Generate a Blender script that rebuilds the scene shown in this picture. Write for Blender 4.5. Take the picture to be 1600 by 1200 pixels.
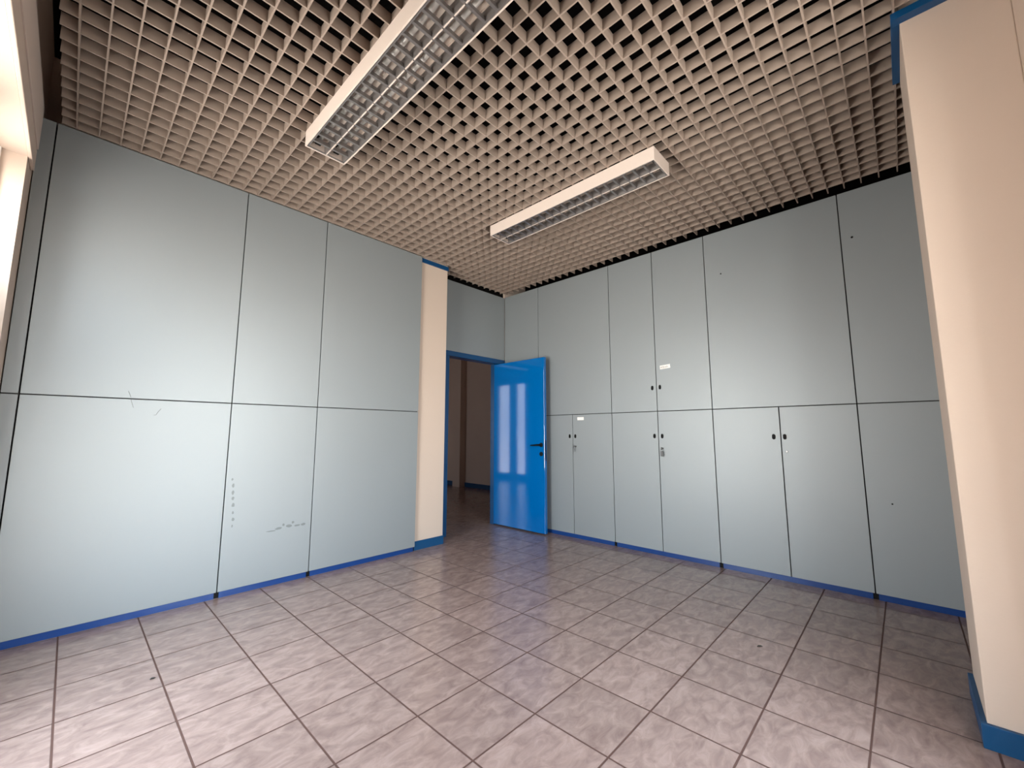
import bpy, bmesh, math, random
from mathutils import Vector, Matrix

# ---------------------------------------------------------------- clearing
for o in list(bpy.data.objects):
    bpy.data.objects.remove(o)
SC = bpy.context.scene
COL = SC.collection
random.seed(7)
T = 0.338            # one floor tile with its joint, in metres; plan lengths below are in tiles

# ---------------------------------------------------------------- camera
cam_d = bpy.data.cameras.new('camera')
cam = bpy.data.objects.new('camera', cam_d)
COL.objects.link(cam)
cam_d.sensor_fit = 'HORIZONTAL'
cam_d.sensor_width = 36.0
cam_d.lens = 646.6 / 1600 * 36.0
cam_d.clip_start = 0.02
cam.location = (-1.170 * T, -6.5377 * T, 3.3716 * T)
cam.rotation_euler = (math.radians(90 + 6.854), 0, -math.radians(46.76))
SC.camera = cam

# ---------------------------------------------------------------- world: bright sky over sunlit ground
W = bpy.data.worlds.new('world')
SC.world = W
W.use_nodes = True
nt = W.node_tree
nt.nodes.clear()
n_out = nt.nodes.new('ShaderNodeOutputWorld')
n_bg = nt.nodes.new('ShaderNodeBackground')
n_tc = nt.nodes.new('ShaderNodeTexCoord')
n_sep = nt.nodes.new('ShaderNodeSeparateXYZ')
n_map = nt.nodes.new('ShaderNodeMapRange')
n_ramp = nt.nodes.new('ShaderNodeValToRGB')
n_map.inputs['From Min'].default_value = -1.0
n_map.inputs['From Max'].default_value = 1.0
cr = n_ramp.color_ramp
cr.elements[0].position = 0.30
cr.elements[0].color = (0.70, 0.63, 0.57, 1)
cr.elements[1].position = 0.75
cr.elements[1].color = (0.74, 0.87, 1.0, 1)
e = cr.elements.new(0.48)
e.color = (0.84, 0.77, 0.71, 1)
e = cr.elements.new(0.54)
e.color = (1.0, 0.95, 0.92, 1)
nt.links.new(n_tc.outputs['Generated'], n_sep.inputs[0])
nt.links.new(n_sep.outputs['Z'], n_map.inputs['Value'])
nt.links.new(n_map.outputs[0], n_ramp.inputs[0])
# ground brightness shaped by direction for the light: sunlit towards -x, dimmed elsewhere


def m_range(sock, a, b):
    n = nt.nodes.new('ShaderNodeMapRange')
    n.interpolation_type = 'SMOOTHSTEP'
    n.inputs['From Min'].default_value, n.inputs['From Max'].default_value = a, b
    nt.links.new(sock, n.inputs['Value'])
    return n.outputs[0]


def m_mix(fac, a, b):
    n = nt.nodes.new('ShaderNodeMix')
    nt.links.new(fac, n.inputs['Factor'])
    for k, v in (('A', a), ('B', b)):
        if isinstance(v, (int, float)):
            n.inputs[k].default_value = v
        else:
            nt.links.new(v, n.inputs[k])
    return n.outputs['Result']


ground = m_range(n_sep.outputs['Z'], 0.04, -0.06)
sunny = nt.nodes.new('ShaderNodeMapRange')
sunny.inputs['From Min'].default_value, sunny.inputs['From Max'].default_value = 0.3, -0.7
sunny.inputs['To Min'].default_value, sunny.inputs['To Max'].default_value = 0.40, 1.35
nt.links.new(n_sep.outputs['X'], sunny.inputs['Value'])
gain = m_mix(ground, 1.0, sunny.outputs[0])
n_mul = nt.nodes.new('ShaderNodeVectorMath')
n_mul.operation = 'SCALE'
nt.links.new(n_ramp.outputs[0], n_mul.inputs[0])
nt.links.new(gain, n_mul.inputs['Scale'])
nt.links.new(n_mul.outputs[0], n_bg.inputs['Color'])
n_bg.inputs['Strength'].default_value = 40.0
nt.links.new(n_bg.outputs[0], n_out.inputs[0])


def portal(name, cx, cy, cz, w, h, rot):
    d = bpy.data.lights.new(name, 'AREA')
    d.shape = 'RECTANGLE'
    d.size, d.size_y = w * T, h * T
    d.cycles.is_portal = True
    o = bpy.data.objects.new(name, d)
    COL.objects.link(o)
    o.location = (cx * T, cy * T, cz * T)
    o.rotation_euler = rot
    return o


# windows: (low, high) along the wall, (bottom, top)
NICHE = (-2.3, 3.25, 0.0, 7.75)      # recess in the facade wall of this room (plane x = -2), along y
WIN1 = (-2.0, 1.35, 1.0, 7.7)         # facade wall of this room (plane x = -2), along y
WIN_ADDED = (1.75, 3.1, 5.6, 7.5)         # unseen high window, added to light the left panels and the recess
WINB = (1.8, 4.3, 0.9, 7.7)        # wall behind the camera (plane y = -7.87), along x
WIN2 = (13.8, 14.98, 0.25, 7.3)      # facade wall of the next room, along y
WIN3 = (15.4, 16.9, 0.25, 7.3)
H90 = math.radians(90)
for nm, w in (('window_light', WIN1), ('window_light', WIN_ADDED), ('window_light', WIN2), ('window_light', WIN3)):
    portal(nm, -2.95, (w[0] + w[1]) / 2, (w[2] + w[3]) / 2, w[1] - w[0], w[3] - w[2], (H90, 0, -H90))
portal('window_light', (WINB[0] + WINB[1]) / 2, -8.85, (WINB[2] + WINB[3]) / 2, WINB[1] - WINB[0], WINB[3] - WINB[2],
       (H90, 0, 0))

SC.view_settings.view_transform = 'Standard'
SC.view_settings.look = 'None'
SC.view_settings.exposure = 0.0
SC.view_settings.gamma = 1.0
SC.view_settings.use_curve_mapping = False
SC.cycles.max_bounces = 12
SC.cycles.diffuse_bounces = 8
SC.cycles.glossy_bounces = 6
SC.cycles.transparent_max_bounces = 12
SC.cycles.caustics_reflective = False
SC.cycles.sample_clamp_indirect = 6.0
SC.cycles.use_denoising = True


# ---------------------------------------------------------------- materials
def s2l(r, g, b):
    f = lambda c: (c / 255 / 12.92) if c / 255 <= 0.04045 else ((c / 255 + 0.055) / 1.055) ** 2.4
    return (f(r), f(g), f(b), 1)


def mat(name, col, rough=0.5, metal=0.0, spec=0.5, coat=0.0, noise=None, bump=None):
    """noise = (scale, amount): soft mottling of the colour; bump = (scale, strength)"""
    m = bpy.data.materials.new(name)
    m.use_nodes = True
    n = m.node_tree.nodes
    L = m.node_tree.links
    b = n['Principled BSDF']
    b.inputs['Base Color'].default_value = col
    b.inputs['Roughness'].default_value = rough
    b.inputs['Metallic'].default_value = metal
    b.inputs['Specular IOR Level'].default_value = spec
    b.inputs['Coat Weight'].default_value = coat
    b.inputs['Coat Roughness'].default_value = 0.03
    tc = n.new('ShaderNodeTexCoord')
    if noise:
        t = n.new('ShaderNodeTexNoise')
        t.inputs['Scale'].default_value = noise[0]
        t.inputs['Detail'].default_value = 5
        L.new(tc.outputs['Object'], t.inputs['Vector'])
        mx = n.new('ShaderNodeMix')
        mx.data_type = 'RGBA'
        k0, k1 = 1 - noise[1], 1 + noise[1]
        mx.inputs['A'].default_value = tuple(c * k0 for c in col[:3]) + (1,)
        mx.inputs['B'].default_value = tuple(min(1, c * k1) for c in col[:3]) + (1,)
        L.new(t.outputs['Fac'], mx.inputs['Factor'])
        L.new(mx.outputs['Result'], b.inputs['Base Color'])
    if bump:
        t2 = n.new('ShaderNodeTexNoise')
        t2.inputs['Scale'].default_value = bump[0]
        t2.inputs['Detail'].default_value = 3
        L.new(tc.outputs['Object'], t2.inputs['Vector'])
        bp = n.new('ShaderNodeBump')
        bp.inputs['Strength'].default_value = bump[1]
        bp.inputs['Distance'].default_value = 0.002
        L.new(t2.outputs['Fac'], bp.inputs['Height'])
        L.new(bp.outputs[0], b.inputs['Normal'])
    return m


M = {}
M['laminate'] = mat('grey_green_laminate', s2l(146, 153, 156), rough=0.48, spec=0.65, metal=0.3, noise=(1.6, 0.03))
# fine horizontal weave printed in the laminate
_m = M['laminate'].node_tree
_b = _m.nodes['Principled BSDF']
_tc = _m.nodes.new('ShaderNodeTexCoord')
_mp = _m.nodes.new('ShaderNodeMapping')
_mp.inputs['Scale'].default_value = (9, 9, 420)
_tx = _m.nodes.new('ShaderNodeTexNoise')
_tx.inputs['Scale'].default_value = 1.0
_tx.inputs['Detail'].default_value = 2
_bp = _m.nodes.new('ShaderNodeBump')
_bp.inputs['Strength'].default_value = 0.12
_bp.inputs['Distance'].default_value = 0.001
_m.links.new(_tc.outputs['Object'], _mp.inputs['Vector'])
_m.links.new(_mp.outputs[0], _tx.inputs['Vector'])
_m.links.new(_tx.outputs['Fac'], _bp.inputs['Height'])
_m.links.new(_bp.outputs[0], _b.inputs['Normal'])

M['carcass'] = mat('dark_carcass', s2l(14, 15, 16), rough=0.7)
M['cream'] = mat('cream_plaster', s2l(203, 186, 172), rough=0.85, spec=0.2, noise=(2.0, 0.03), bump=(60, 0.25))
M['cream_dim'] = mat('beige_plaster', s2l(208, 192, 180), rough=0.9, spec=0.2, noise=(1.2, 0.06), bump=(60, 0.25))
M['blue_gloss'] = mat('blue_gloss_paint', s2l(0, 98, 170), rough=0.05, spec=0.5, coat=0.1, bump=(3.5, 0.05))
M['blue_frame'] = mat('blue_frame_paint', s2l(6, 66, 112), rough=0.3)
M['blue_plinth'] = mat('blue_plinth', s2l(12, 56, 118), rough=0.35, noise=(9, 0.08))
M['blue_base'] = mat('blue_baseboard_paint', s2l(6, 68, 112), rough=0.45, noise=(6, 0.06))
M['black'] = mat('black_plastic', s2l(8, 8, 9), rough=0.6, spec=0.2)
M['plenum_shade'] = mat('plenum_shade_black', s2l(10, 9, 9), rough=0.95, spec=0.1)  # near-black colour stands in for the shade above the grid
M['grid'] = mat('beige_ceiling_grid', s2l(152, 137, 126), rough=0.6, spec=0.3, noise=(3, 0.05))
M['enamel'] = mat('white_enamel', s2l(216, 202, 192), rough=0.35)
M['alu'] = mat('satin_aluminium', s2l(148, 143, 141), rough=0.38, metal=0.75)
M['tube'] = mat('white_glass_tube', s2l(196, 192, 188), rough=0.12)
M['chrome'] = mat('chrome', s2l(130, 130, 130), rough=0.35, metal=1.0)
M['paper'] = mat('white_paper_label', s2l(244, 242, 238), rough=0.8)
M['ink'] = mat('grey_ink', s2l(95, 95, 95), rough=0.8)
M['pvc'] = mat('white_window_frame', s2l(238, 236, 232), rough=0.4)
M['scuff'] = mat('grey_scuff', s2l(120, 124, 122), rough=0.7)
M['crumb'] = mat('dark_crumb', s2l(40, 34, 30), rough=0.9)
M['fob'] = mat('grey_key_fob', s2l(92, 94, 96), rough=0.5)


def glass(name, tint):
    m = bpy.data.materials.new(name)
    m.use_nodes = True
    n, L = m.node_tree.nodes, m.node_tree.links
    n.clear()
    o = n.new('ShaderNodeOutputMaterial')
    mx = n.new('ShaderNodeMixShader')
    fr = n.new('ShaderNodeFresnel')
    ge = n.new('ShaderNodeNewGeometry')
    io = n.new('ShaderNodeMapRange')          # same Fresnel from either side of the sheet
    io.inputs['To Min'].default_value = 1.45
    io.inputs['To Max'].default_value = 1 / 1.45
    L.new(ge.outputs['Backfacing'], io.inputs['Value'])
    L.new(io.outputs[0], fr.inputs['IOR'])
    tr = n.new('ShaderNodeBsdfTransparent')
    tr.inputs[0].default_value = tint
    gl = n.new('ShaderNodeBsdfGlossy')
    gl.inputs['Roughness'].default_value = 0.02
    L.new(fr.outputs[0], mx.inputs[0])
    L.new(tr.outputs[0], mx.inputs[1])
    L.new(gl.outputs[0], mx.inputs[2])
    L.new(mx.outputs[0], o.inputs[0])
    return m


M['glass'] = glass('window_glass', (0.93, 0.95, 0.95, 1))
M['dimming_upper_glass'] = glass('dimming_upper_glass', (0.59, 0.60, 0.60, 1))  # invented tint that dims the upper part of the facade window
M['pale_dimming_glass'] = glass('pale_dimming_glass', (0.78, 0.79, 0.79, 1))  # invented tint that weakens the added high window
M['dimming_tint_glass'] = glass('dimming_window_glass', (0.35, 0.36, 0.38, 1))  # tint added to weaken the next room's light and its reflection


def floor_mat():
    m = bpy.data.materials.new('beige_floor_tiles')
    m.use_nodes = True
    n, L = m.node_tree.nodes, m.node_tree.links
    b = n['Principled BSDF']
    tc = n.new('ShaderNodeTexCoord')
    sc = n.new('ShaderNodeVectorMath')
    sc.operation = 'SCALE'
    sc.inputs['Scale'].default_value = 1 / T
    L.new(tc.outputs['Object'], sc.inputs[0])
    fr = n.new('ShaderNodeVectorMath')
    fr.operation = 'FRACTION'
    L.new(sc.outputs[0], fr.inputs[0])
    sp = n.new('ShaderNodeSeparateXYZ')
    L.new(fr.outputs[0], sp.inputs[0])

    def edge(sock):      # distance to the nearest joint, 0 in the middle of the joint
        a = n.new('ShaderNodeMath'); a.operation = 'SUBTRACT'; a.inputs[1].default_value = 0.5
        L.new(sock, a.inputs[0])
        c = n.new('ShaderNodeMath'); c.operation = 'ABSOLUTE'
        L.new(a.outputs[0], c.inputs[0])
        d = n.new('ShaderNodeMath'); d.operation = 'SUBTRACT'; d.inputs[0].default_value = 0.5
        L.new(c.outputs[0], d.inputs[1])
        return d.outputs[0]
    mn = n.new('ShaderNodeMath'); mn.operation = 'MINIMUM'
    L.new(edge(sp.outputs['X']), mn.inputs[0])
    L.new(edge(sp.outputs['Y']), mn.inputs[1])
    rg = n.new('ShaderNodeMapRange')
    rg.inputs['From Min'].default_value = 0.009
    rg.inputs['From Max'].default_value = 0.013
    L.new(mn.outputs[0], rg.inputs['Value'])
    fl = n.new('ShaderNodeVectorMath'); fl.operation = 'FLOOR'
    L.new(sc.outputs[0], fl.inputs[0])
    wn = n.new('ShaderNodeTexWhiteNoise'); wn.noise_dimensions = '2D'
    L.new(fl.outputs[0], wn.inputs['Vector'])
    # veins: each tile shifts the pattern, which runs diagonally
    off = n.new('ShaderNodeVectorMath'); off.operation = 'MULTIPLY_ADD'
    L.new(wn.outputs['Color'], off.inputs[0])
    off.inputs[1].default_value = (9, 9, 0)
    L.new(sc.outputs[0], off.inputs[2])
    mp = n.new('ShaderNodeMapping')
    mp.inputs['Rotation'].default_value = (0, 0, math.radians(38))
    mp.inputs['Scale'].default_value = (1.7, 3.4, 1)
    L.new(off.outputs[0], mp.inputs['Vector'])
    nz = n.new('ShaderNodeTexNoise')
    nz.inputs['Scale'].default_value = 1.9
    nz.inputs['Detail'].default_value = 8
    nz.inputs['Roughness'].default_value = 0.62
    nz.inputs['Distortion'].default_value = 0.8
    L.new(mp.outputs[0], nz.inputs['Vector'])
    rp = n.new('ShaderNodeValToRGB')
    r = rp.color_ramp
    r.elements[0].position = 0.30; r.elements[0].color = s2l(127, 104, 97)
    r.elements[1].position = 0.72; r.elements[1].color = s2l(165, 141, 132)
    q = r.elements.new(0.5); q.color = s2l(146, 122, 114)
    L.new(nz.outputs['Fac'], rp.inputs[0])
    tint = n.new('ShaderNodeMix'); tint.data_type = 'RGBA'; tint.blend_type = 'MULTIPLY'
    tint.inputs['Factor'].default_value = 0.12
    L.new(rp.outputs[0], tint.inputs['A'])
    L.new(wn.outputs['Value'], tint.inputs['B'])
    mx = n.new('ShaderNodeMix'); mx.data_type = 'RGBA'
    mx.inputs['A'].default_value = s2l(80, 54, 46)
    L.new(rg.outputs[0], mx.inputs['Factor'])
    L.new(tint.outputs['Result'], mx.inputs['B'])
    L.new(mx.outputs['Result'], b.inputs['Base Color'])
    rr = n.new('ShaderNodeMapRange')
    rr.inputs['To Min'].default_value = 0.8
    rr.inputs['To Max'].default_value = 0.2
    L.new(rg.outputs[0], rr.inputs['Value'])
    L.new(rr.outputs[0], b.inputs['Roughness'])
    b.inputs['Specular IOR Level'].default_value = 0.5
    bp = n.new('ShaderNodeBump')
    bp.inputs['Strength'].default_value = 0.5
    bp.inputs['Distance'].default_value = 0.002
    L.new(rg.outputs[0], bp.inputs['Height'])
    L.new(bp.outputs[0], b.inputs['Normal'])
    return m


M['floor'] = floor_mat()


# ---------------------------------------------------------------- mesh helpers (tile units in, metres out)
class MB:
    def __init__(self, origin=(0, 0, 0)):
        self.bm = bmesh.new()
        self.o = Vector(origin)

    def v(self, p):
        return self.bm.verts.new((Vector(p) - self.o) * T)

    def box(self, x0, x1, y0, y1, z0, z1, bevel=0.0):
        vs = [self.v(p) for p in ((x0, y0, z0), (x1, y0, z0), (x1, y1, z0), (x0, y1, z0),
                                  (x0, y0, z1), (x1, y0, z1), (x1, y1, z1), (x0, y1, z1))]
        fs = [self.bm.faces.new([vs[i] for i in f]) for f in
              ((3, 2, 1, 0), (4, 5, 6, 7), (0, 1, 5, 4), (1, 2, 6, 5), (2, 3, 7, 6), (3, 0, 4, 7))]
        if bevel:
            es = list({e for f in fs for e in f.edges})
            bmesh.ops.bevel(self.bm, geom=es, offset=bevel * T, segments=2, profile=0.5, affect='EDGES')
        return self

    def prism(self, pts, axis, a0, a1):
        """outline pts (2-D) swept along axis 'x', 'y' or 'z' from a0 to a1"""
        def p3(p, a):
            return {'x': (a, p[0], p[1]), 'y': (p[0], a, p[1]), 'z': (p[0], p[1], a)}[axis]
        A = [self.v(p3(p, a0)) for p in pts]
        B = [self.v(p3(p, a1)) for p in pts]
        n = len(pts)
        self.bm.faces.new(A[::-1])
        self.bm.faces.new(B)
        for i in range(n):
            self.bm.faces.new((A[i], A[(i + 1) % n], B[(i + 1) % n], B[i]))
        return self

    def tube(self, path, r, seg=12, cap=True):
        path = [Vector(p) for p in path]
        rings = []
        for i, p in enumerate(path):
            d = (path[min(i + 1, len(path) - 1)] - path[max(i - 1, 0)]).normalized()
            up = Vector((0, 0, 1)) if abs(d.z) < 0.9 else Vector((1, 0, 0))
            a = d.cross(up).normalized()
            b = d.cross(a).normalized()
            rr = r[i] if isinstance(r, (list, tuple)) else r
            rings.append([self.v(p + (a * math.cos(t) + b * math.sin(t)) * rr)
                          for t in (2 * math.pi * k / seg for k in range(seg))])
        for A, B in zip(rings, rings[1:]):
            for k in range(seg):
                self.bm.faces.new((A[k], A[(k + 1) % seg], B[(k + 1) % seg], B[k]))
        if cap:
            self.bm.faces.new(rings[0][::-1])
            self.bm.faces.new(rings[-1])
        return self

    def build(self, name, material, parent=None, smooth=False):
        bmesh.ops.recalc_face_normals(self.bm, faces=self.bm.faces)
        me = bpy.data.meshes.new(name)
        self.bm.to_mesh(me)
        self.bm.free()
        me.materials.append(material)
        if smooth:
            for p in me.polygons:
                p.use_smooth = True
        ob = bpy.data.objects.new(name, me)
        COL.objects.link(ob)
        if parent is not None:
            ob.parent = parent
            pw = ROOT_O.get(parent.name, Vector((0, 0, 0)))
            ob.location = (self.o - pw) * T
            ROOT_O[ob.name] = self.o.copy()
        else:
            ob.location = self.o * T
            ROOT_O[ob.name] = self.o.copy()
        return ob


ROOT_O = {}


def thing(name, label, cat, at, group=None, kind=None):
    o = bpy.data.objects.new(name, None)
    o.empty_display_size = 0.1
    COL.objects.link(o)
    o.location = Vector(at) * T
    ROOT_O[o.name] = Vector(at)
    tag(o, label, cat, group, kind)
    return o


def tag(o, label=None, cat=None, group=None, kind=None):
    if label: o['label'] = label
    if cat: o['category'] = cat
    if group: o['group'] = group
    if kind: o['kind'] = kind
    return o


def struct(name, mb, material, parent=None):
    o = mb.build(name, material, parent)
    if parent is None:
        o['kind'] = 'structure'
    return o


# ================================================================ SETTING
ZC = 8.90            # underside of the open ceiling grid
XF, XR = -2.0, 10.43  # facade wall face, front of the right hand cabinets
YL, YB = 4.04, -7.87  # front of the left hand panels, wall behind the camera
XE, YE = 16.6, 18.0   # far walls of the next room
ZT = 10.7

struct('floor', MB().box(XF - 0.95, XE + 0.3, YB - 0.95, YE + 0.3, -0.4, 0), M['floor'])


def wall_with_holes(name, fixed, lo, hi, z0, z1, holes, thick_axis, material):
    """wall slab along y (thick_axis 'x') or along x (thick_axis 'y') with rectangular holes"""
    mb = MB()
    cuts = sorted(holes)

    def put(a0, a1, c0, c1):
        if a1 - a0 < 1e-6 or c1 - c0 < 1e-6:
            return
        if thick_axis == 'x':
            mb.box(fixed[0], fixed[1], a0, a1, c0, c1)
        else:
            mb.box(a0, a1, fixed[0], fixed[1], c0, c1)
    a = lo
    for h0, h1, b0, b1 in cuts:
        put(a, h0, z0, z1)
        put(h0, h1, z0, b0)
        put(h0, h1, b1, z1)
        a = h1
    put(a, hi, z0, z1)
    return struct(name, mb, material)


wall_with_holes('wall_left', (XF - 0.6, XF), YB - 0.9, 5.1, 0, ZT, [NICHE], 'x', M['cream'])
wall_with_holes('wall_facade', (XF - 0.9, XF - 0.6), YB - 0.9, 5.1, 0, ZT, [WIN1, WIN_ADDED], 'x', M['cream'])
wall_with_holes('wall_left_beyond', (XF - 0.25, XF), 5.1, YE, 0, ZT, [WIN2, WIN3], 'x', M['cream_dim'])
wall_with_holes('wall_back', (YB - 0.9, YB), XF, 11.7, 0, ZT, [WINB], 'y', M['cream'])
struct('wall_right', MB().box(11.7, 12.0, YB - 0.9, 4.79, 0, ZT), M['plenum_shade'])  # painted black for the plenum shade above the cabinets
# the wall the doorway stands in: behind the panels, above the door, and on to the right
struct('wall_front', MB().box(XF, 7.42, 4.98, 5.1, 0, ZT), M['cream_dim'])
struct('wall_lintel', MB().box(7.42, 10.43, 4.87, 5.1, 6.26, ZT), M['plenum_shade'])  # painted black for the shade over the transom panel
struct('wall_partition', MB().box(10.43, XE, 4.79, 5.1, 0, ZT), M['cream_dim'])
struct('wall_far', MB().box(XE, XE + 0.3, 4.75, YE, 0, ZT), M['cream_dim'])
mb = MB()
mb.box(XF, XE, YE, YE + 0.3, 0, ZT)
struct('wall_end', mb, M['cream_dim'])
mb = MB()
mb.box(XE - 0.06, XE, 5.1, YE, 0, 0.26)
struct('baseboard_far', mb, M['blue_base'])

# concrete deck above the open grid, its shade painted in as near-black, plain ceiling in the next room
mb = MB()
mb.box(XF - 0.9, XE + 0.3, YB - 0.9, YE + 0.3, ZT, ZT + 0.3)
struct('ceiling', mb, M['plenum_shade'])
struct('ceiling_beyond', MB().box(XF, XE, 5.1, YE, 9.2, 9.4), M['cream_dim'])

# columns (plastered) with blue base and blue collar under the grid
CX0, CX1, CY0 = 5.985, 7.03, 4.13
struct('wall_column', MB().box(CX0, CX1, CY0, 4.98, 0, ZT), M['cream'])
struct('baseboard_column', MB().box(CX0 - 0.005, CX1 + 0.012, CY0 - 0.035, CY0, 0, 0.25, 0.004), M['blue_base'])
struct('trim_1', MB().box(CX0 - 0.005, CX1 + 0.02, CY0 - 0.04, CY0, 8.76, 8.89, 0.004), M['blue_frame'])

PX0, PX1, PY1 = 5.95, 7.22, -6.94
struct('wall_pillar', MB().box(PX0, PX1, YB, PY1, 0, ZT, 0.012), M['cream'])
mb = MB()
mb.box(PX0 - 0.05, PX0, YB, PY1 + 0.05, 0, 0.25, 0.004)
mb.box(PX0, PX1, PY1, PY1 + 0.05, 0, 0.25, 0.004)
struct('baseboard_pillar', mb, M['blue_base'])
mb = MB()
mb.box(PX0 - 0.13, PX0, YB, PY1 + 0.085, 8.80, 8.90, 0.004)
mb.box(PX0, PX1, PY1, PY1 + 0.085, 8.80, 8.90, 0.004)
struct('trim_2', mb, M['blue_frame'])
mb = MB()
mb.box(XF, PX0 - 0.05, YB, YB + 0.05, 0, 0.25, 0.004)
struct('baseboard_back', mb, M['blue_base'])


# ---- open cell ceiling grid
def clip_spans(lo, hi, blocks):
    spans = [(lo, hi)]
    for b0, b1 in blocks:
        nxt = []
        for s0, s1 in spans:
            if b1 <= s0 or b0 >= s1:
                nxt.append((s0, s1))
            else:
                if b0 > s0: nxt.append((s0, b0))
                if b1 < s1: nxt.append((b1, s1))
        spans = nxt
    return [s for s in spans if s[1] - s[0] > 0.02]


RH, RW = 0.18, 0.022
mb = MB()
gx = [-0.0926 + 0.292 * k for k in range(-5, 36)]
gy = [-0.1176 + 0.2945 * k for k in range(-26, 17)]
PB = (PX0 - 0.02, PX1 + 0.03, YB - 1, PY1 + 0.03)
for y in gy:                                   # slats along x
    lo, hi = (-1.74, 10.41)
    bl = []
    if y < PB[3]: bl.append((PB[0], PB[1]))
    if y > YL - 0.02: bl.append((-3, CX1 + 0.03))
    for s0, s1 in clip_spans(lo, hi, bl):
        mb.box(s0, s1, y - RW / 2, y + RW / 2, ZC, ZC + RH)
for x in gx:                                   # slats along y
    hi = 4.74 if x > CX1 + 0.03 else YL - 0.005
    bl = [(PB[2], PB[3])] if PB[0] < x < PB[1] else []
    for s0, s1 in clip_spans(YB + 0.02, hi, bl):
        mb.box(x - RW / 2, x + RW / 2, s0, s1, ZC + 0.001, ZC + RH - 0.001)
struct('ceiling_grid', mb, M['grid'])


# ---- windows: frame, mullion, pane
def window(name, a0, a1, z0, z1, plane, axis, leaves=2, pane='glass', upper=None, transom=None):
    root = thing(name, None, None, (plane, (a0 + a1) / 2, z0) if axis == 'y' else ((a0 + a1) / 2, plane, z0), kind='structure')
    f = MB()

    def bx(m, p0, p1, q0, q1, d0, d1):
        if axis == 'y':
            m.box(plane + d0, plane + d1, p0, p1, q0, q1, 0.008)
        else:
            m.box(p0, p1, plane + d0, plane + d1, q0, q1, 0.008)
    w = 0.16
    bx(f, a0, a0 + w, z0, z1, -0.1, 0.1)
    bx(f, a1 - w, a1, z0, z1, -0.1, 0.1)
    bx(f, a0 + w, a1 - w, z0, z0 + w, -0.1, 0.1)
    bx(f, a0 + w, a1 - w, z1 - w, z1, -0.1, 0.1)
    for k in range(1, leaves):
        c = a0 + (a1 - a0) * k / leaves
        bx(f, c - w / 2, c + w / 2, z0 + w, z1 - w, -0.1, 0.1)
    f.build('window_frame', M['pvc'], root)
    parts = [(z0 + w * 0.9, z1 - w * 0.9, pane)]
    if transom:          # bar and darker upper pane, added to cut the high light
        t = MB()
        bx(t, a0 + w, a1 - w, transom - 0.08, transom + 0.08, -0.1, 0.1)
        t.build('transom_bar', M['pvc'], root)
        parts = [(z0 + w * 0.9, transom - 0.06, pane), (transom + 0.06, z1 - w * 0.9, upper)]
    for q0, q1, mt in parts:
        g = MB()
        bx(g, a0 + w * 0.9, a1 - w * 0.9, q0, q1, -0.012, 0.012)
        g.build('window_pane', M[mt], root)
    return root


window('window_1', *WIN1, XF - 0.72, 'y', 2, 'glass', 'dimming_upper_glass', 4.0)
window('added_light_window', *WIN_ADDED, XF - 0.72, 'y', 1, 'pale_dimming_glass')  # unseen, added only for its light on panels and recess
window('window_2', *WIN2, XF - 0.12, 'y', 1, 'dimming_tint_glass')
window('window_3', *WIN3, XF - 0.12, 'y', 1, 'dimming_tint_glass')
window('window_4', *WINB, YB - 0.62, 'x', 2)

# roller shutter casing over the facade window
sh = thing('shutter_casing', 'cream roller shutter casing along the top of the window wall at the far left', 'shutter casing', (XF, 0.6, 7.75))
MB().box(XF + 0.002, XF + 0.05, -2.6, 3.72, 7.74, 8.10, 0.01).build('lower_board', M['cream'], sh)
MB().box(XF + 0.002, XF + 0.065, -2.6, 3.70, 8.12, 8.88, 0.008).build('access_cover', M['cream_dim'], sh)
# guide rail of the shutter, against the soffit of the window recess
gr = MB().box(XF - 0.32, XF - 0.26, 3.19, 3.25, 0.0, 7.75, 0.006).build('shutter_guide_rail', M['pvc'])
tag(gr, 'white vertical shutter guide rail in the window recess at far left', 'guide rail')


# ================================================================ PANELS AND CABINETS
G = 0.0095           # half the gap between two fronts
PT = 0.055           # thickness of a front
Z0, ZM, ZTOP = 0.125, 4.015, 8.82


def finger_pull(door, face, along, z, side):
    """black oval recessed pull; side 'x' lies on a face x = const, 'y' on y = const"""
    m = MB((face, along, z))
    N = 20
    prof = [(1.0, 0.0), (1.0, 0.010), (0.84, 0.012), (0.76, 0.003), (0.0, 0.002)]
    rings = []
    for k, d in prof:
        ring = []
        for i in range(N):
            t = 2 * math.pi * i / N
            c, s = math.cos(t), math.sin(t)
            # stadium outline
            yy = 0.036 * k * c
            zz = 0.045 * k * s + (0.020 * k if s > 0 else -0.020 * k)
            ring.append(m.v((face - d, along + yy, z + zz)))
        rings.append(ring)
    for A, B in zip(rings, rings[1:]):
        for i in range(N):
            m.bm.faces.new((A[i], A[(i + 1) % N], B[(i + 1) % N], B[i]))
    bmesh.ops.remove_doubles(m.bm, verts=m.bm.verts, dist=1e-6)
    return m.build('finger_pull', M['black'], door)


def lock(door, face, along, z):
    m = MB((face, along, z))
    m.tube([(face, along, z), (face - 0.012, along, z), (face - 0.016, along, z)], [0.026, 0.026, 0.020], 16)
    m.box(face - 0.0175, face - 0.0155, along - 0.004, along + 0.004, z - 0.014, z + 0.014)
    o = m.build('lock_cylinder', M['chrome'], door)
    return o


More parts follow.
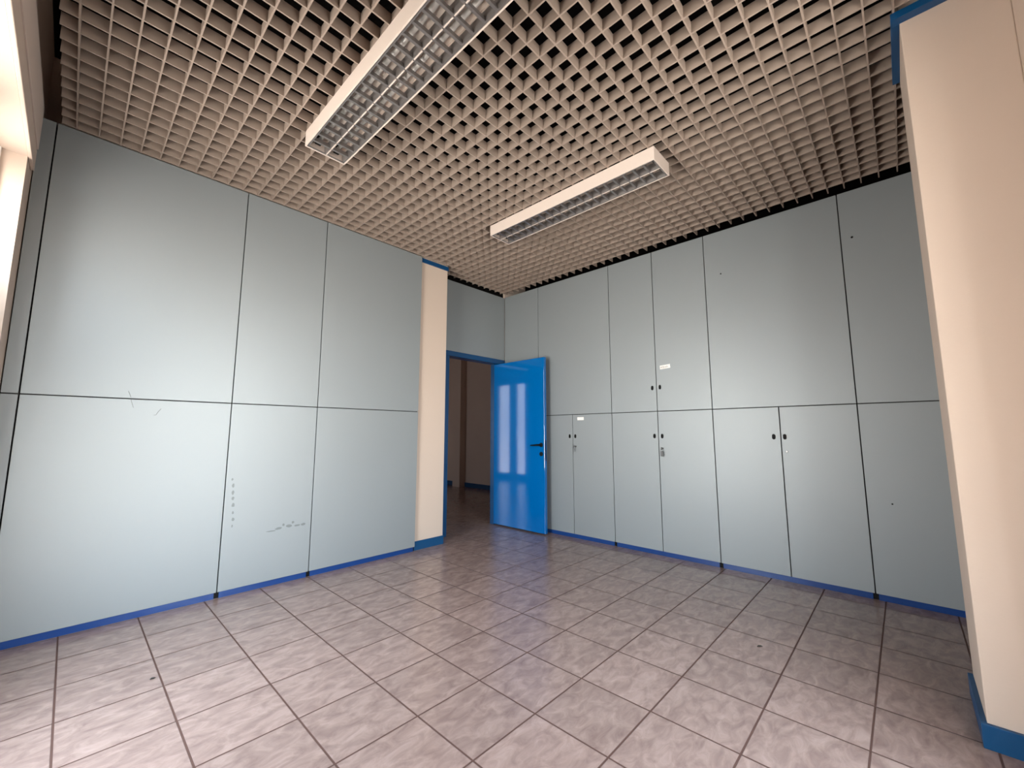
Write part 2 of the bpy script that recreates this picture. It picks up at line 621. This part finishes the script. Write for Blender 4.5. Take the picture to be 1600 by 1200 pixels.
def key(name, label, face, along, z, fob):
    root = thing(name, label, 'key', (face - 0.017, along, z))
    m = MB((face - 0.017, along, z))
    m.box(face - 0.05, face - 0.018, along - 0.004, along + 0.004, z - 0.011, z + 0.011)
    # bow of the key: a drilled oval plate
    m.tube([(face - 0.085 + 0.032 * math.cos(a), along, z + 0.03 * math.sin(a)) for a in
            [2 * math.pi * i / 16 for i in range(17)]], 0.008, 8)
    m.build('key_blade', M['chrome'], root, True)
    r = MB((face - 0.017, along, z))
    r.tube([(face - 0.085, along + 0.022 * math.sin(a), z - 0.046 + 0.026 * math.cos(a)) for a in
            [2 * math.pi * i / 16 for i in range(17)]], 0.004, 6)
    r.build('key_ring', M['chrome'], root, True)
    f = MB((face - 0.017, along, z))
    if fob:
        f.box(face - 0.10, face - 0.072, along - 0.036, along + 0.030, z - 0.215, z - 0.068, 0.008)
        f.build('key_fob', M['fob'], root)
    else:      # a second key hanging on the ring
        f.prism([(along - 0.016, z - 0.062), (along + 0.014, z - 0.066), (along + 0.002, z - 0.1),
                 (along - 0.004, z - 0.175), (along - 0.016, z - 0.172), (along - 0.016, z - 0.1)], 'x', face - 0.09, face - 0.08)
        f.build('spare_key', M['fob'], root)
    return root


def sticker(door, face, y0, y1, z0, z1, tilt, marks):
    """paper label with a line of faded lettering, on a face x = const"""
    yc, zc = (y0 + y1) / 2, (z0 + z1) / 2
    m = MB((face, yc, zc))
    m.box(face - 0.004, face, y0, y1, z0, z1)
    o = m.build('paper_label', M['paper'], door)
    o.rotation_euler = (tilt, 0, 0)
    if marks:
        m = MB((face, yc, zc))
        rnd = random.Random(3)
        y = y1 - 0.02
        while y > y0 + 0.06:
            w = rnd.uniform(0.012, 0.022)
            h = rnd.uniform(0.018, 0.03)
            m.box(face - 0.0055, face - 0.004, y - w, y, zc - h, zc - h + 0.010)
            m.box(face - 0.0055, face - 0.004, y - 0.006, y, zc - h, zc + h * 0.7)
            if rnd.random() < 0.6:
                m.box(face - 0.0055, face - 0.004, y - w, y, zc + h * 0.5, zc + h * 0.8)
            y -= w + 0.010
        q = m.build('faded_lettering', M['ink'], door)
        q.rotation_euler = (tilt, 0, 0)


def right_cabinet(name, label, cat, y0, y1, upper, lower, group=None, z_low=Z0):
    """unit of the right hand wall between y0 (near) and y1 (far).
    upper/lower: list of (y0, y1) fronts"""
    yc = (y0 + y1) / 2
    root = thing(name, label, cat, (XR, yc, 0), group)
    MB((XR, yc, 0)).box(XR + PT + 0.004, 11.66, y0 + 0.003, y1 - 0.003, 0.135, ZTOP - 0.01).build('carcass', M['carcass'], root)
    fr = {'upper': [], 'lower': []}
    for key_, lst, a, b in (('upper', upper, ZM + G, ZTOP), ('lower', lower, Z0, ZM - G)):
        for p0, p1 in lst:
            nm = 'door' if len(lst) > 1 else 'front_panel'
            m = MB((XR, (p0 + p1) / 2, a)).box(XR, XR + PT, p0 + G, p1 - G, a, b, 0.004)
            fr[key_].append(m.build(nm, M['laminate'], root))
    MB((XR, yc, 0)).box(XR + 0.022, XR + 0.06, y0 + 0.045, y1 - 0.045, 0, 0.12).build('plinth', M['blue_plinth'], root)
    for q0, q1 in ((y0 + 0.001, y0 + 0.043), (y1 - 0.043, y1 - 0.001)):
        MB((XR, yc, 0)).box(XR + 0.045, XR + 0.2, q0, q1, 0, 0.134, 0.003).build('foot', M['black'], root)
    return root, fr


# corner filler between the door wall and the first cabinet
c0, f0 = right_cabinet('corner_panel', 'plain grey green corner panel in the far corner behind the open blue door', 'wall panel',
                       3.04, 4.772, [(3.04, 4.772)], [(3.04, 4.772)])
c1, f1 = right_cabinet('storage_cabinet', 'grey green built-in cabinet right behind the edge of the open blue door', 'cabinet',
                       0.08, 3.04, [(0.08, 3.04)], [(0.08, 1.57), (1.57, 3.04)])
c2, f2 = right_cabinet('storage_cabinet', 'grey green built-in cabinet with two upper and two lower doors and four finger pulls', 'cabinet',
                       -2.90, 0.08, [(-2.90, -1.40), (-1.40, 0.08)], [(-2.90, -1.40), (-1.40, 0.08)])
c3, f3 = right_cabinet('storage_cabinet', 'grey green built-in cabinet with a wide upper panel and the rightmost pair of handled doors', 'cabinet',
                       -5.85, -2.90, [(-5.85, -2.90)], [(-5.85, -4.40), (-4.40, -2.90)])
c4, f4 = right_cabinet('storage_cabinet', 'grey green built-in cabinet front without handles next to the cream pillar', 'cabinet',
                       -7.86, -5.85, [(-7.86, -5.85)], [(-7.86, -5.85)])

finger_pull(f1['lower'][1], XR, 1.69, 3.29, 'x')
finger_pull(f1['lower'][0], XR, 1.465, 3.29, 'x')
finger_pull(f2['upper'][1], XR, -1.275, 4.70, 'x')
finger_pull(f2['upper'][0], XR, -1.505, 4.71, 'x')
finger_pull(f2['lower'][1], XR, -1.285, 3.305, 'x')
finger_pull(f2['lower'][0], XR, -1.512, 3.305, 'x')
finger_pull(f3['lower'][1], XR, -4.255, 3.30, 'x')
finger_pull(f3['lower'][0], XR, -4.480, 3.30, 'x')
lock(f1['lower'][0], XR, 1.455, 2.955)
lock(f2['lower'][0], XR, -1.513, 2.955)
lock(f3['lower'][0], XR, -4.500, 2.955)
key('key', 'small metal key hanging in the lock of the cabinet beside the blue door', XR, 1.455, 2.955, False)
key('key', 'key with a grey rectangular fob hanging in the middle cabinet lock', XR, -1.513, 2.955, True)
sticker(f2['upper'][0], XR, -1.83, -1.53, 5.235, 5.345, math.radians(-4), True)
sticker(f1['lower'][0], XR, 1.12, 1.37, 3.82, 3.92, 0, False)


def spot(parent, at, r):
    m = MB(at)
    m.tube([(at[0], at[1], at[2]), (at[0] - 0.006, at[1], at[2])], [r, r * 0.7], 10)
    return m.build('screw_hole', M['black'], parent)


spot(f3['upper'][0], (XR, -3.31, 7.63), 0.02)
spot(f4['upper'][0], (XR, -6.05, 7.73), 0.024)
spot(f4['lower'][0], (XR, -6.25, 1.95), 0.016)


def left_unit(name, label, cat, x0, x1):
    xc = (x0 + x1) / 2
    root = thing(name, label, cat, (xc, YL, 0))
    MB((xc, YL, 0)).box(x0 + 0.003, x1 - 0.003, YL + PT + 0.004, 4.96, 0.135, ZTOP + 0.06).build('carcass', M['carcass'], root)
    a = MB((xc, YL, ZM)).box(x0 + G, x1 - G, YL, YL + PT, ZM + 0.012 + G, ZTOP + 0.075, 0.004).build('upper_panel', M['laminate'], root)
    b = MB((xc, YL, Z0)).box(x0 + G, x1 - G, YL, YL + PT, Z0, ZM + 0.012 - G, 0.004).build('lower_panel', M['laminate'], root)
    MB((xc, YL, 0)).box(x0 + (0.045 if x0 > -1.9 else 0), x1 - 0.045, YL + 0.022, YL + 0.06, 0, 0.12).build('plinth', M['blue_plinth'], root)
    for q0, q1 in ((x0 + 0.001, x0 + 0.043), (x1 - 0.043, x1 - 0.001)):
        if q0 > -1.9:
            MB((xc, YL, 0)).box(q0, q1, YL + 0.045, YL + 0.2, 0, 0.134, 0.003).build('foot', M['black'], root)
    return root, a, b


left_unit('filler_panel', 'narrow grey green filler panel between the window wall and the first wide panel', 'wall panel', -1.995, -1.79)
u1, u1a, u1b = left_unit('wall_panel_unit', 'widest grey green wall panel unit, with a thin dark scratch across its seam', 'wall panel', -1.79, 1.20)
u2, u2a, u2b = left_unit('wall_panel_unit', 'middle grey green wall panel unit with grey scuff marks near its foot', 'wall panel', 1.20, 3.015)
u3, u3a, u3b = left_unit('wall_panel_unit', 'grey green wall panel unit next to the narrow cream column left of the doorway', 'wall panel', 3.015, 5.975)


def scratch(parent, pts, r):
    m = MB((pts[0][0], YL, pts[0][1]))
    m.tube([(x, YL - 0.001, z) for x, z in pts], r, 6)
    return m.build('scratch', M['scuff'], parent)


scratch(u1a, [(-0.47, 4.17), (-0.44, 4.10), (-0.425, 4.05)], 0.005)
scratch(u1b, [(-0.42, 4.01), (-0.40, 3.94), (-0.375, 3.86)], 0.005)
scratch(u1b, [(-0.07, 3.73), (-0.04, 3.735), (-0.015, 3.79), (0.03, 3.86)], 0.005)


def scuff_cloud(parent, pts):
    m = MB((pts[0][0], YL, pts[0][1]))
    for x, z, rx, rz in pts:
        ring = [m.v((x + rx * math.cos(t) * random.uniform(0.7, 1.1), YL - 0.0015, z + rz * math.sin(t) * random.uniform(0.7, 1.1)))
                for t in [2 * math.pi * i / 12 for i in range(12)]]
        back = [m.bm.verts.new(v.co + Vector((0, 0.0015 * T, 0))) for v in ring]
        m.bm.faces.new(ring)
        m.bm.faces.new(back[::-1])
        for i in range(12):
            m.bm.faces.new((ring[i], ring[(i + 1) % 12], back[(i + 1) % 12], back[i]))
    return m.build('scuff_mark', M['rub'], parent)


M['rub'] = mat('grey_rub_mark', s2l(118, 125, 126), rough=0.5, metal=0.3)
SC1 = ([(1.32, 2.40, 0.022, 0.03), (1.345, 2.27, 0.028, 0.05), (1.35, 2.12, 0.025, 0.05), (1.355, 2.0, 0.03, 0.04),
                  (1.37, 1.86, 0.03, 0.05), (1.375, 1.70, 0.022, 0.04), (1.39, 1.56, 0.03, 0.04), (1.38, 1.42, 0.016, 0.03)])
SC2 = ([(2.15, 1.19, 0.11, 0.014), (2.30, 1.225, 0.08, 0.03), (2.40, 1.29, 0.03, 0.03), (2.52, 1.25, 0.07, 0.035),
                  (2.60, 1.32, 0.03, 0.03), (2.70, 1.235, 0.08, 0.025), (2.83, 1.24, 0.06, 0.03)])

for p_ in SC1 + SC2:
    scuff_cloud(u2b, [p_])

# ================================================================ DOORWAY
tp = MB((8.99, 4.80, 6.25)).box(7.10, 10.43, 4.776, 4.83, 6.255, 8.80, 0.004).build('transom_panel', M['laminate'])
tag(tp, 'grey green panel filling the wall above the doorway', 'wall panel')

d = thing('door_1', 'open glossy blue door with its blue frame', 'door', (8.99, 4.8, 0), kind='structure')
fr = MB((8.99, 4.8, 0))
fr.box(7.43, 7.66, 4.74, 5.14, 0, 6.07, 0.012)
fr.prism([(10.135, 4.74), (10.41, 4.74), (10.41, 5.14), (10.03, 5.14), (10.03, 4.935), (10.135, 4.935)], 'z', 0, 6.07)
fr.box(7.43, 10.41, 4.74, 5.14, 6.07, 6.25, 0.012)
frame = fr.build('door_frame', M['blue_frame'], d)
# strike plate on the left jamb
MB((7.66, 4.85, 2.99)).box(7.66, 7.666, 4.80, 4.86, 2.86, 3.10, 0.001).build('strike_plate', M['chrome'], frame)
LX0, LX1, LY0, LY1 = 10.0, 10.125, 2.44, 4.925
lf = MB((10.06, LY1, 0)).box(LX0, LX1, LY0, LY1, 0.04, 6.05, 0.014).build('door_leaf', M['blue_gloss'], d)
for f_ in lf.data.polygons:
    f_.use_smooth = False
# lever handle: rose, neck and lever, and the keyhole rose beneath
h = MB((LX0, 2.58, 2.99))
h.tube([(LX0, 2.58, 2.99), (LX0 - 0.022, 2.58, 2.99), (LX0 - 0.028, 2.58, 2.99)], [0.075, 0.075, 0.06], 24)
h.tube([(LX0 - 0.02, 2.58, 2.99), (LX0 - 0.13, 2.58, 2.99), (LX0 - 0.15, 2.60, 2.99), (LX0 - 0.155, 2.66, 2.988),
        (LX0 - 0.15, 2.82, 2.975), (LX0 - 0.145, 2.95, 2.965)], [0.032, 0.03, 0.032, 0.03, 0.026, 0.02], 14)
h.build('lever_handle', M['black'], lf, True)
h = MB((LX0, 2.58, 2.68))
h.tube([(LX0, 2.58, 2.68), (LX0 - 0.02, 2.58, 2.68), (LX0 - 0.026, 2.58, 2.68)], [0.075, 0.075, 0.058], 24)
h.build('keyhole_rose', M['black'], lf)
# lock face plate on the leaf edge
MB((10.06, LY0, 2.85)).box(10.04, 10.085, LY0 - 0.004, LY0, 2.45, 3.15, 0.001).build('lock_plate', M['black'], lf)
for z in (0.7, 3.1, 5.4):
    MB((9.96, 4.72, z)).tube([(10.13, 4.72, z - 0.13), (10.13, 4.72, z + 0.13)], 0.022, 12).build('hinge', M['blue_frame'], frame)

# pilaster and cable duct on the far wall of the next room
struct('wall_pilaster', MB().box(XE - 0.5, XE, 14.3, 15.0, 0, 9.2, 0.01), M['cream_dim'])


# ================================================================ CEILING LIGHTS
def luminaire(label, x0, x1, y0, y1, zb):
    xc, yc = (x0 + x1) / 2, (y0 + y1) / 2
    root = thing('ceiling_light', label, 'ceiling light', (xc, yc, ZC), 'twin tube louvre lights under the grid')
    O = (xc, yc, ZC)
    w = 0.022
    h = MB(O)
    h.box(x0, x1, y0, y1, ZC - 0.03, ZC, 0.004)                       # back tray
    h.box(x0, x0 + w, y0, y1, zb, ZC - 0.03, 0.002)
    h.box(x1 - w, x1, y0, y1, zb, ZC - 0.03, 0.002)
    h.box(x0 + w, x1 - w, y0, y0 + w, zb, ZC - 0.03, 0.002)
    h.box(x0 + w, x1 - w, y1 - w, y1, zb, ZC - 0.03, 0.002)
    h.build('housing', M['enamel'], root)
    # louvre: side reflectors, bright centre divider and V blades across two rows
    l = MB(O)
    a, b, c, d_ = x0 + 0.03, x1 - 0.03, y0 + 0.03, y1 - 0.03
    zt = zb + 0.15
    l.box(a, a + 0.022, c, d_, zb + 0.004, zb + 0.02)
    l.box(b - 0.022, b, c, d_, zb + 0.004, zb + 0.02)
    l.box(a, b, c, c + 0.02, zb + 0.004, zb + 0.02)
    l.box(a, b, d_ - 0.02, d_, zb + 0.004, zb + 0.02)
    for s0, s1 in ((a, xc), (xc, b)):
        l.prism([(s0 + 0.006, zb + 0.006), (s0 + 0.022, zb + 0.006), (s0 + 0.034, zb + 0.07), (s0 + 0.040, zt), (s0 + 0.006, zt)], 'y', c, d_)
        l.prism([(s1 - 0.006, zb + 0.006), (s1 - 0.022, zb + 0.006), (s1 - 0.034, zb + 0.07), (s1 - 0.040, zt), (s1 - 0.006, zt)], 'y', c, d_)
    n = 20
    st = (d_ - c) / n
    for k in range(1, n):
        y = c + k * st
        for s0, s1 in ((a + 0.02, xc - 0.012), (xc + 0.012, b - 0.02)):
            l.prism([(y - 0.020, zb + 0.008), (y + 0.020, zb + 0.008), (y + 0.007, zb + 0.085), (y - 0.007, zb + 0.085)], 'x', s0, s1)
    l.build('louvre', M['alu'], root)
    dv = MB(O)
    for k in range(n):
        dv.box(xc - 0.009, xc + 0.009, c + k * st + 0.012, c + (k + 1) * st - 0.012, zb, zb + 0.02, 0.002)
    dv.build('centre_divider', M['enamel'], root)
    for s in ((a + xc) / 2, (xc + b) / 2):
        tb = MB(O)
        tb.tube([(s, c + 0.10, zb + 0.155), (s, d_ - 0.10, zb + 0.155)], 0.038, 16)
        t_ = tb.build('fluorescent_tube', M['tube'], root, True)
        for y_ in (c + 0.02, d_ - 0.10):
            MB(O).box(s - 0.05, s + 0.05, y_, y_ + 0.08, zb + 0.10, ZC - 0.03, 0.006).build('lamp_holder', M['black'], root)
    return root


luminaire('twin tube louvre ceiling light cut by the top edge of the picture', 1.335, 2.075, -3.53, 1.02, 8.60)
luminaire('twin tube louvre ceiling light hanging whole in the middle of the grid ceiling', 6.085, 6.80, -3.47, 1.08, 8.62)

# ================================================================ CRUMBS ON THE FLOOR
def crumb(label, x, y, pts):
    m = MB((x, y, 0))
    m.tube([(x + p[0], y + p[1], p[2]) for p in pts], [0.004, 0.012, 0.010, 0.003], 8)
    return tag(m.build('debris', M['crumb'], None, True), label, 'debris')


crumb('tiny dark speck of debris on the floor tiles at left', -0.08, 1.316, [(-0.03, 0, 0.008), (-0.01, 0.004, 0.012), (0.01, -0.004, 0.012), (0.03, 0.004, 0.008)])
crumb('tiny dark sliver of debris on the floor tiles at right', 6.673, -4.587, [(-0.03, 0.03, 0.006), (-0.01, 0.012, 0.012), (0.012, -0.01, 0.012), (0.035, -0.03, 0.006)])
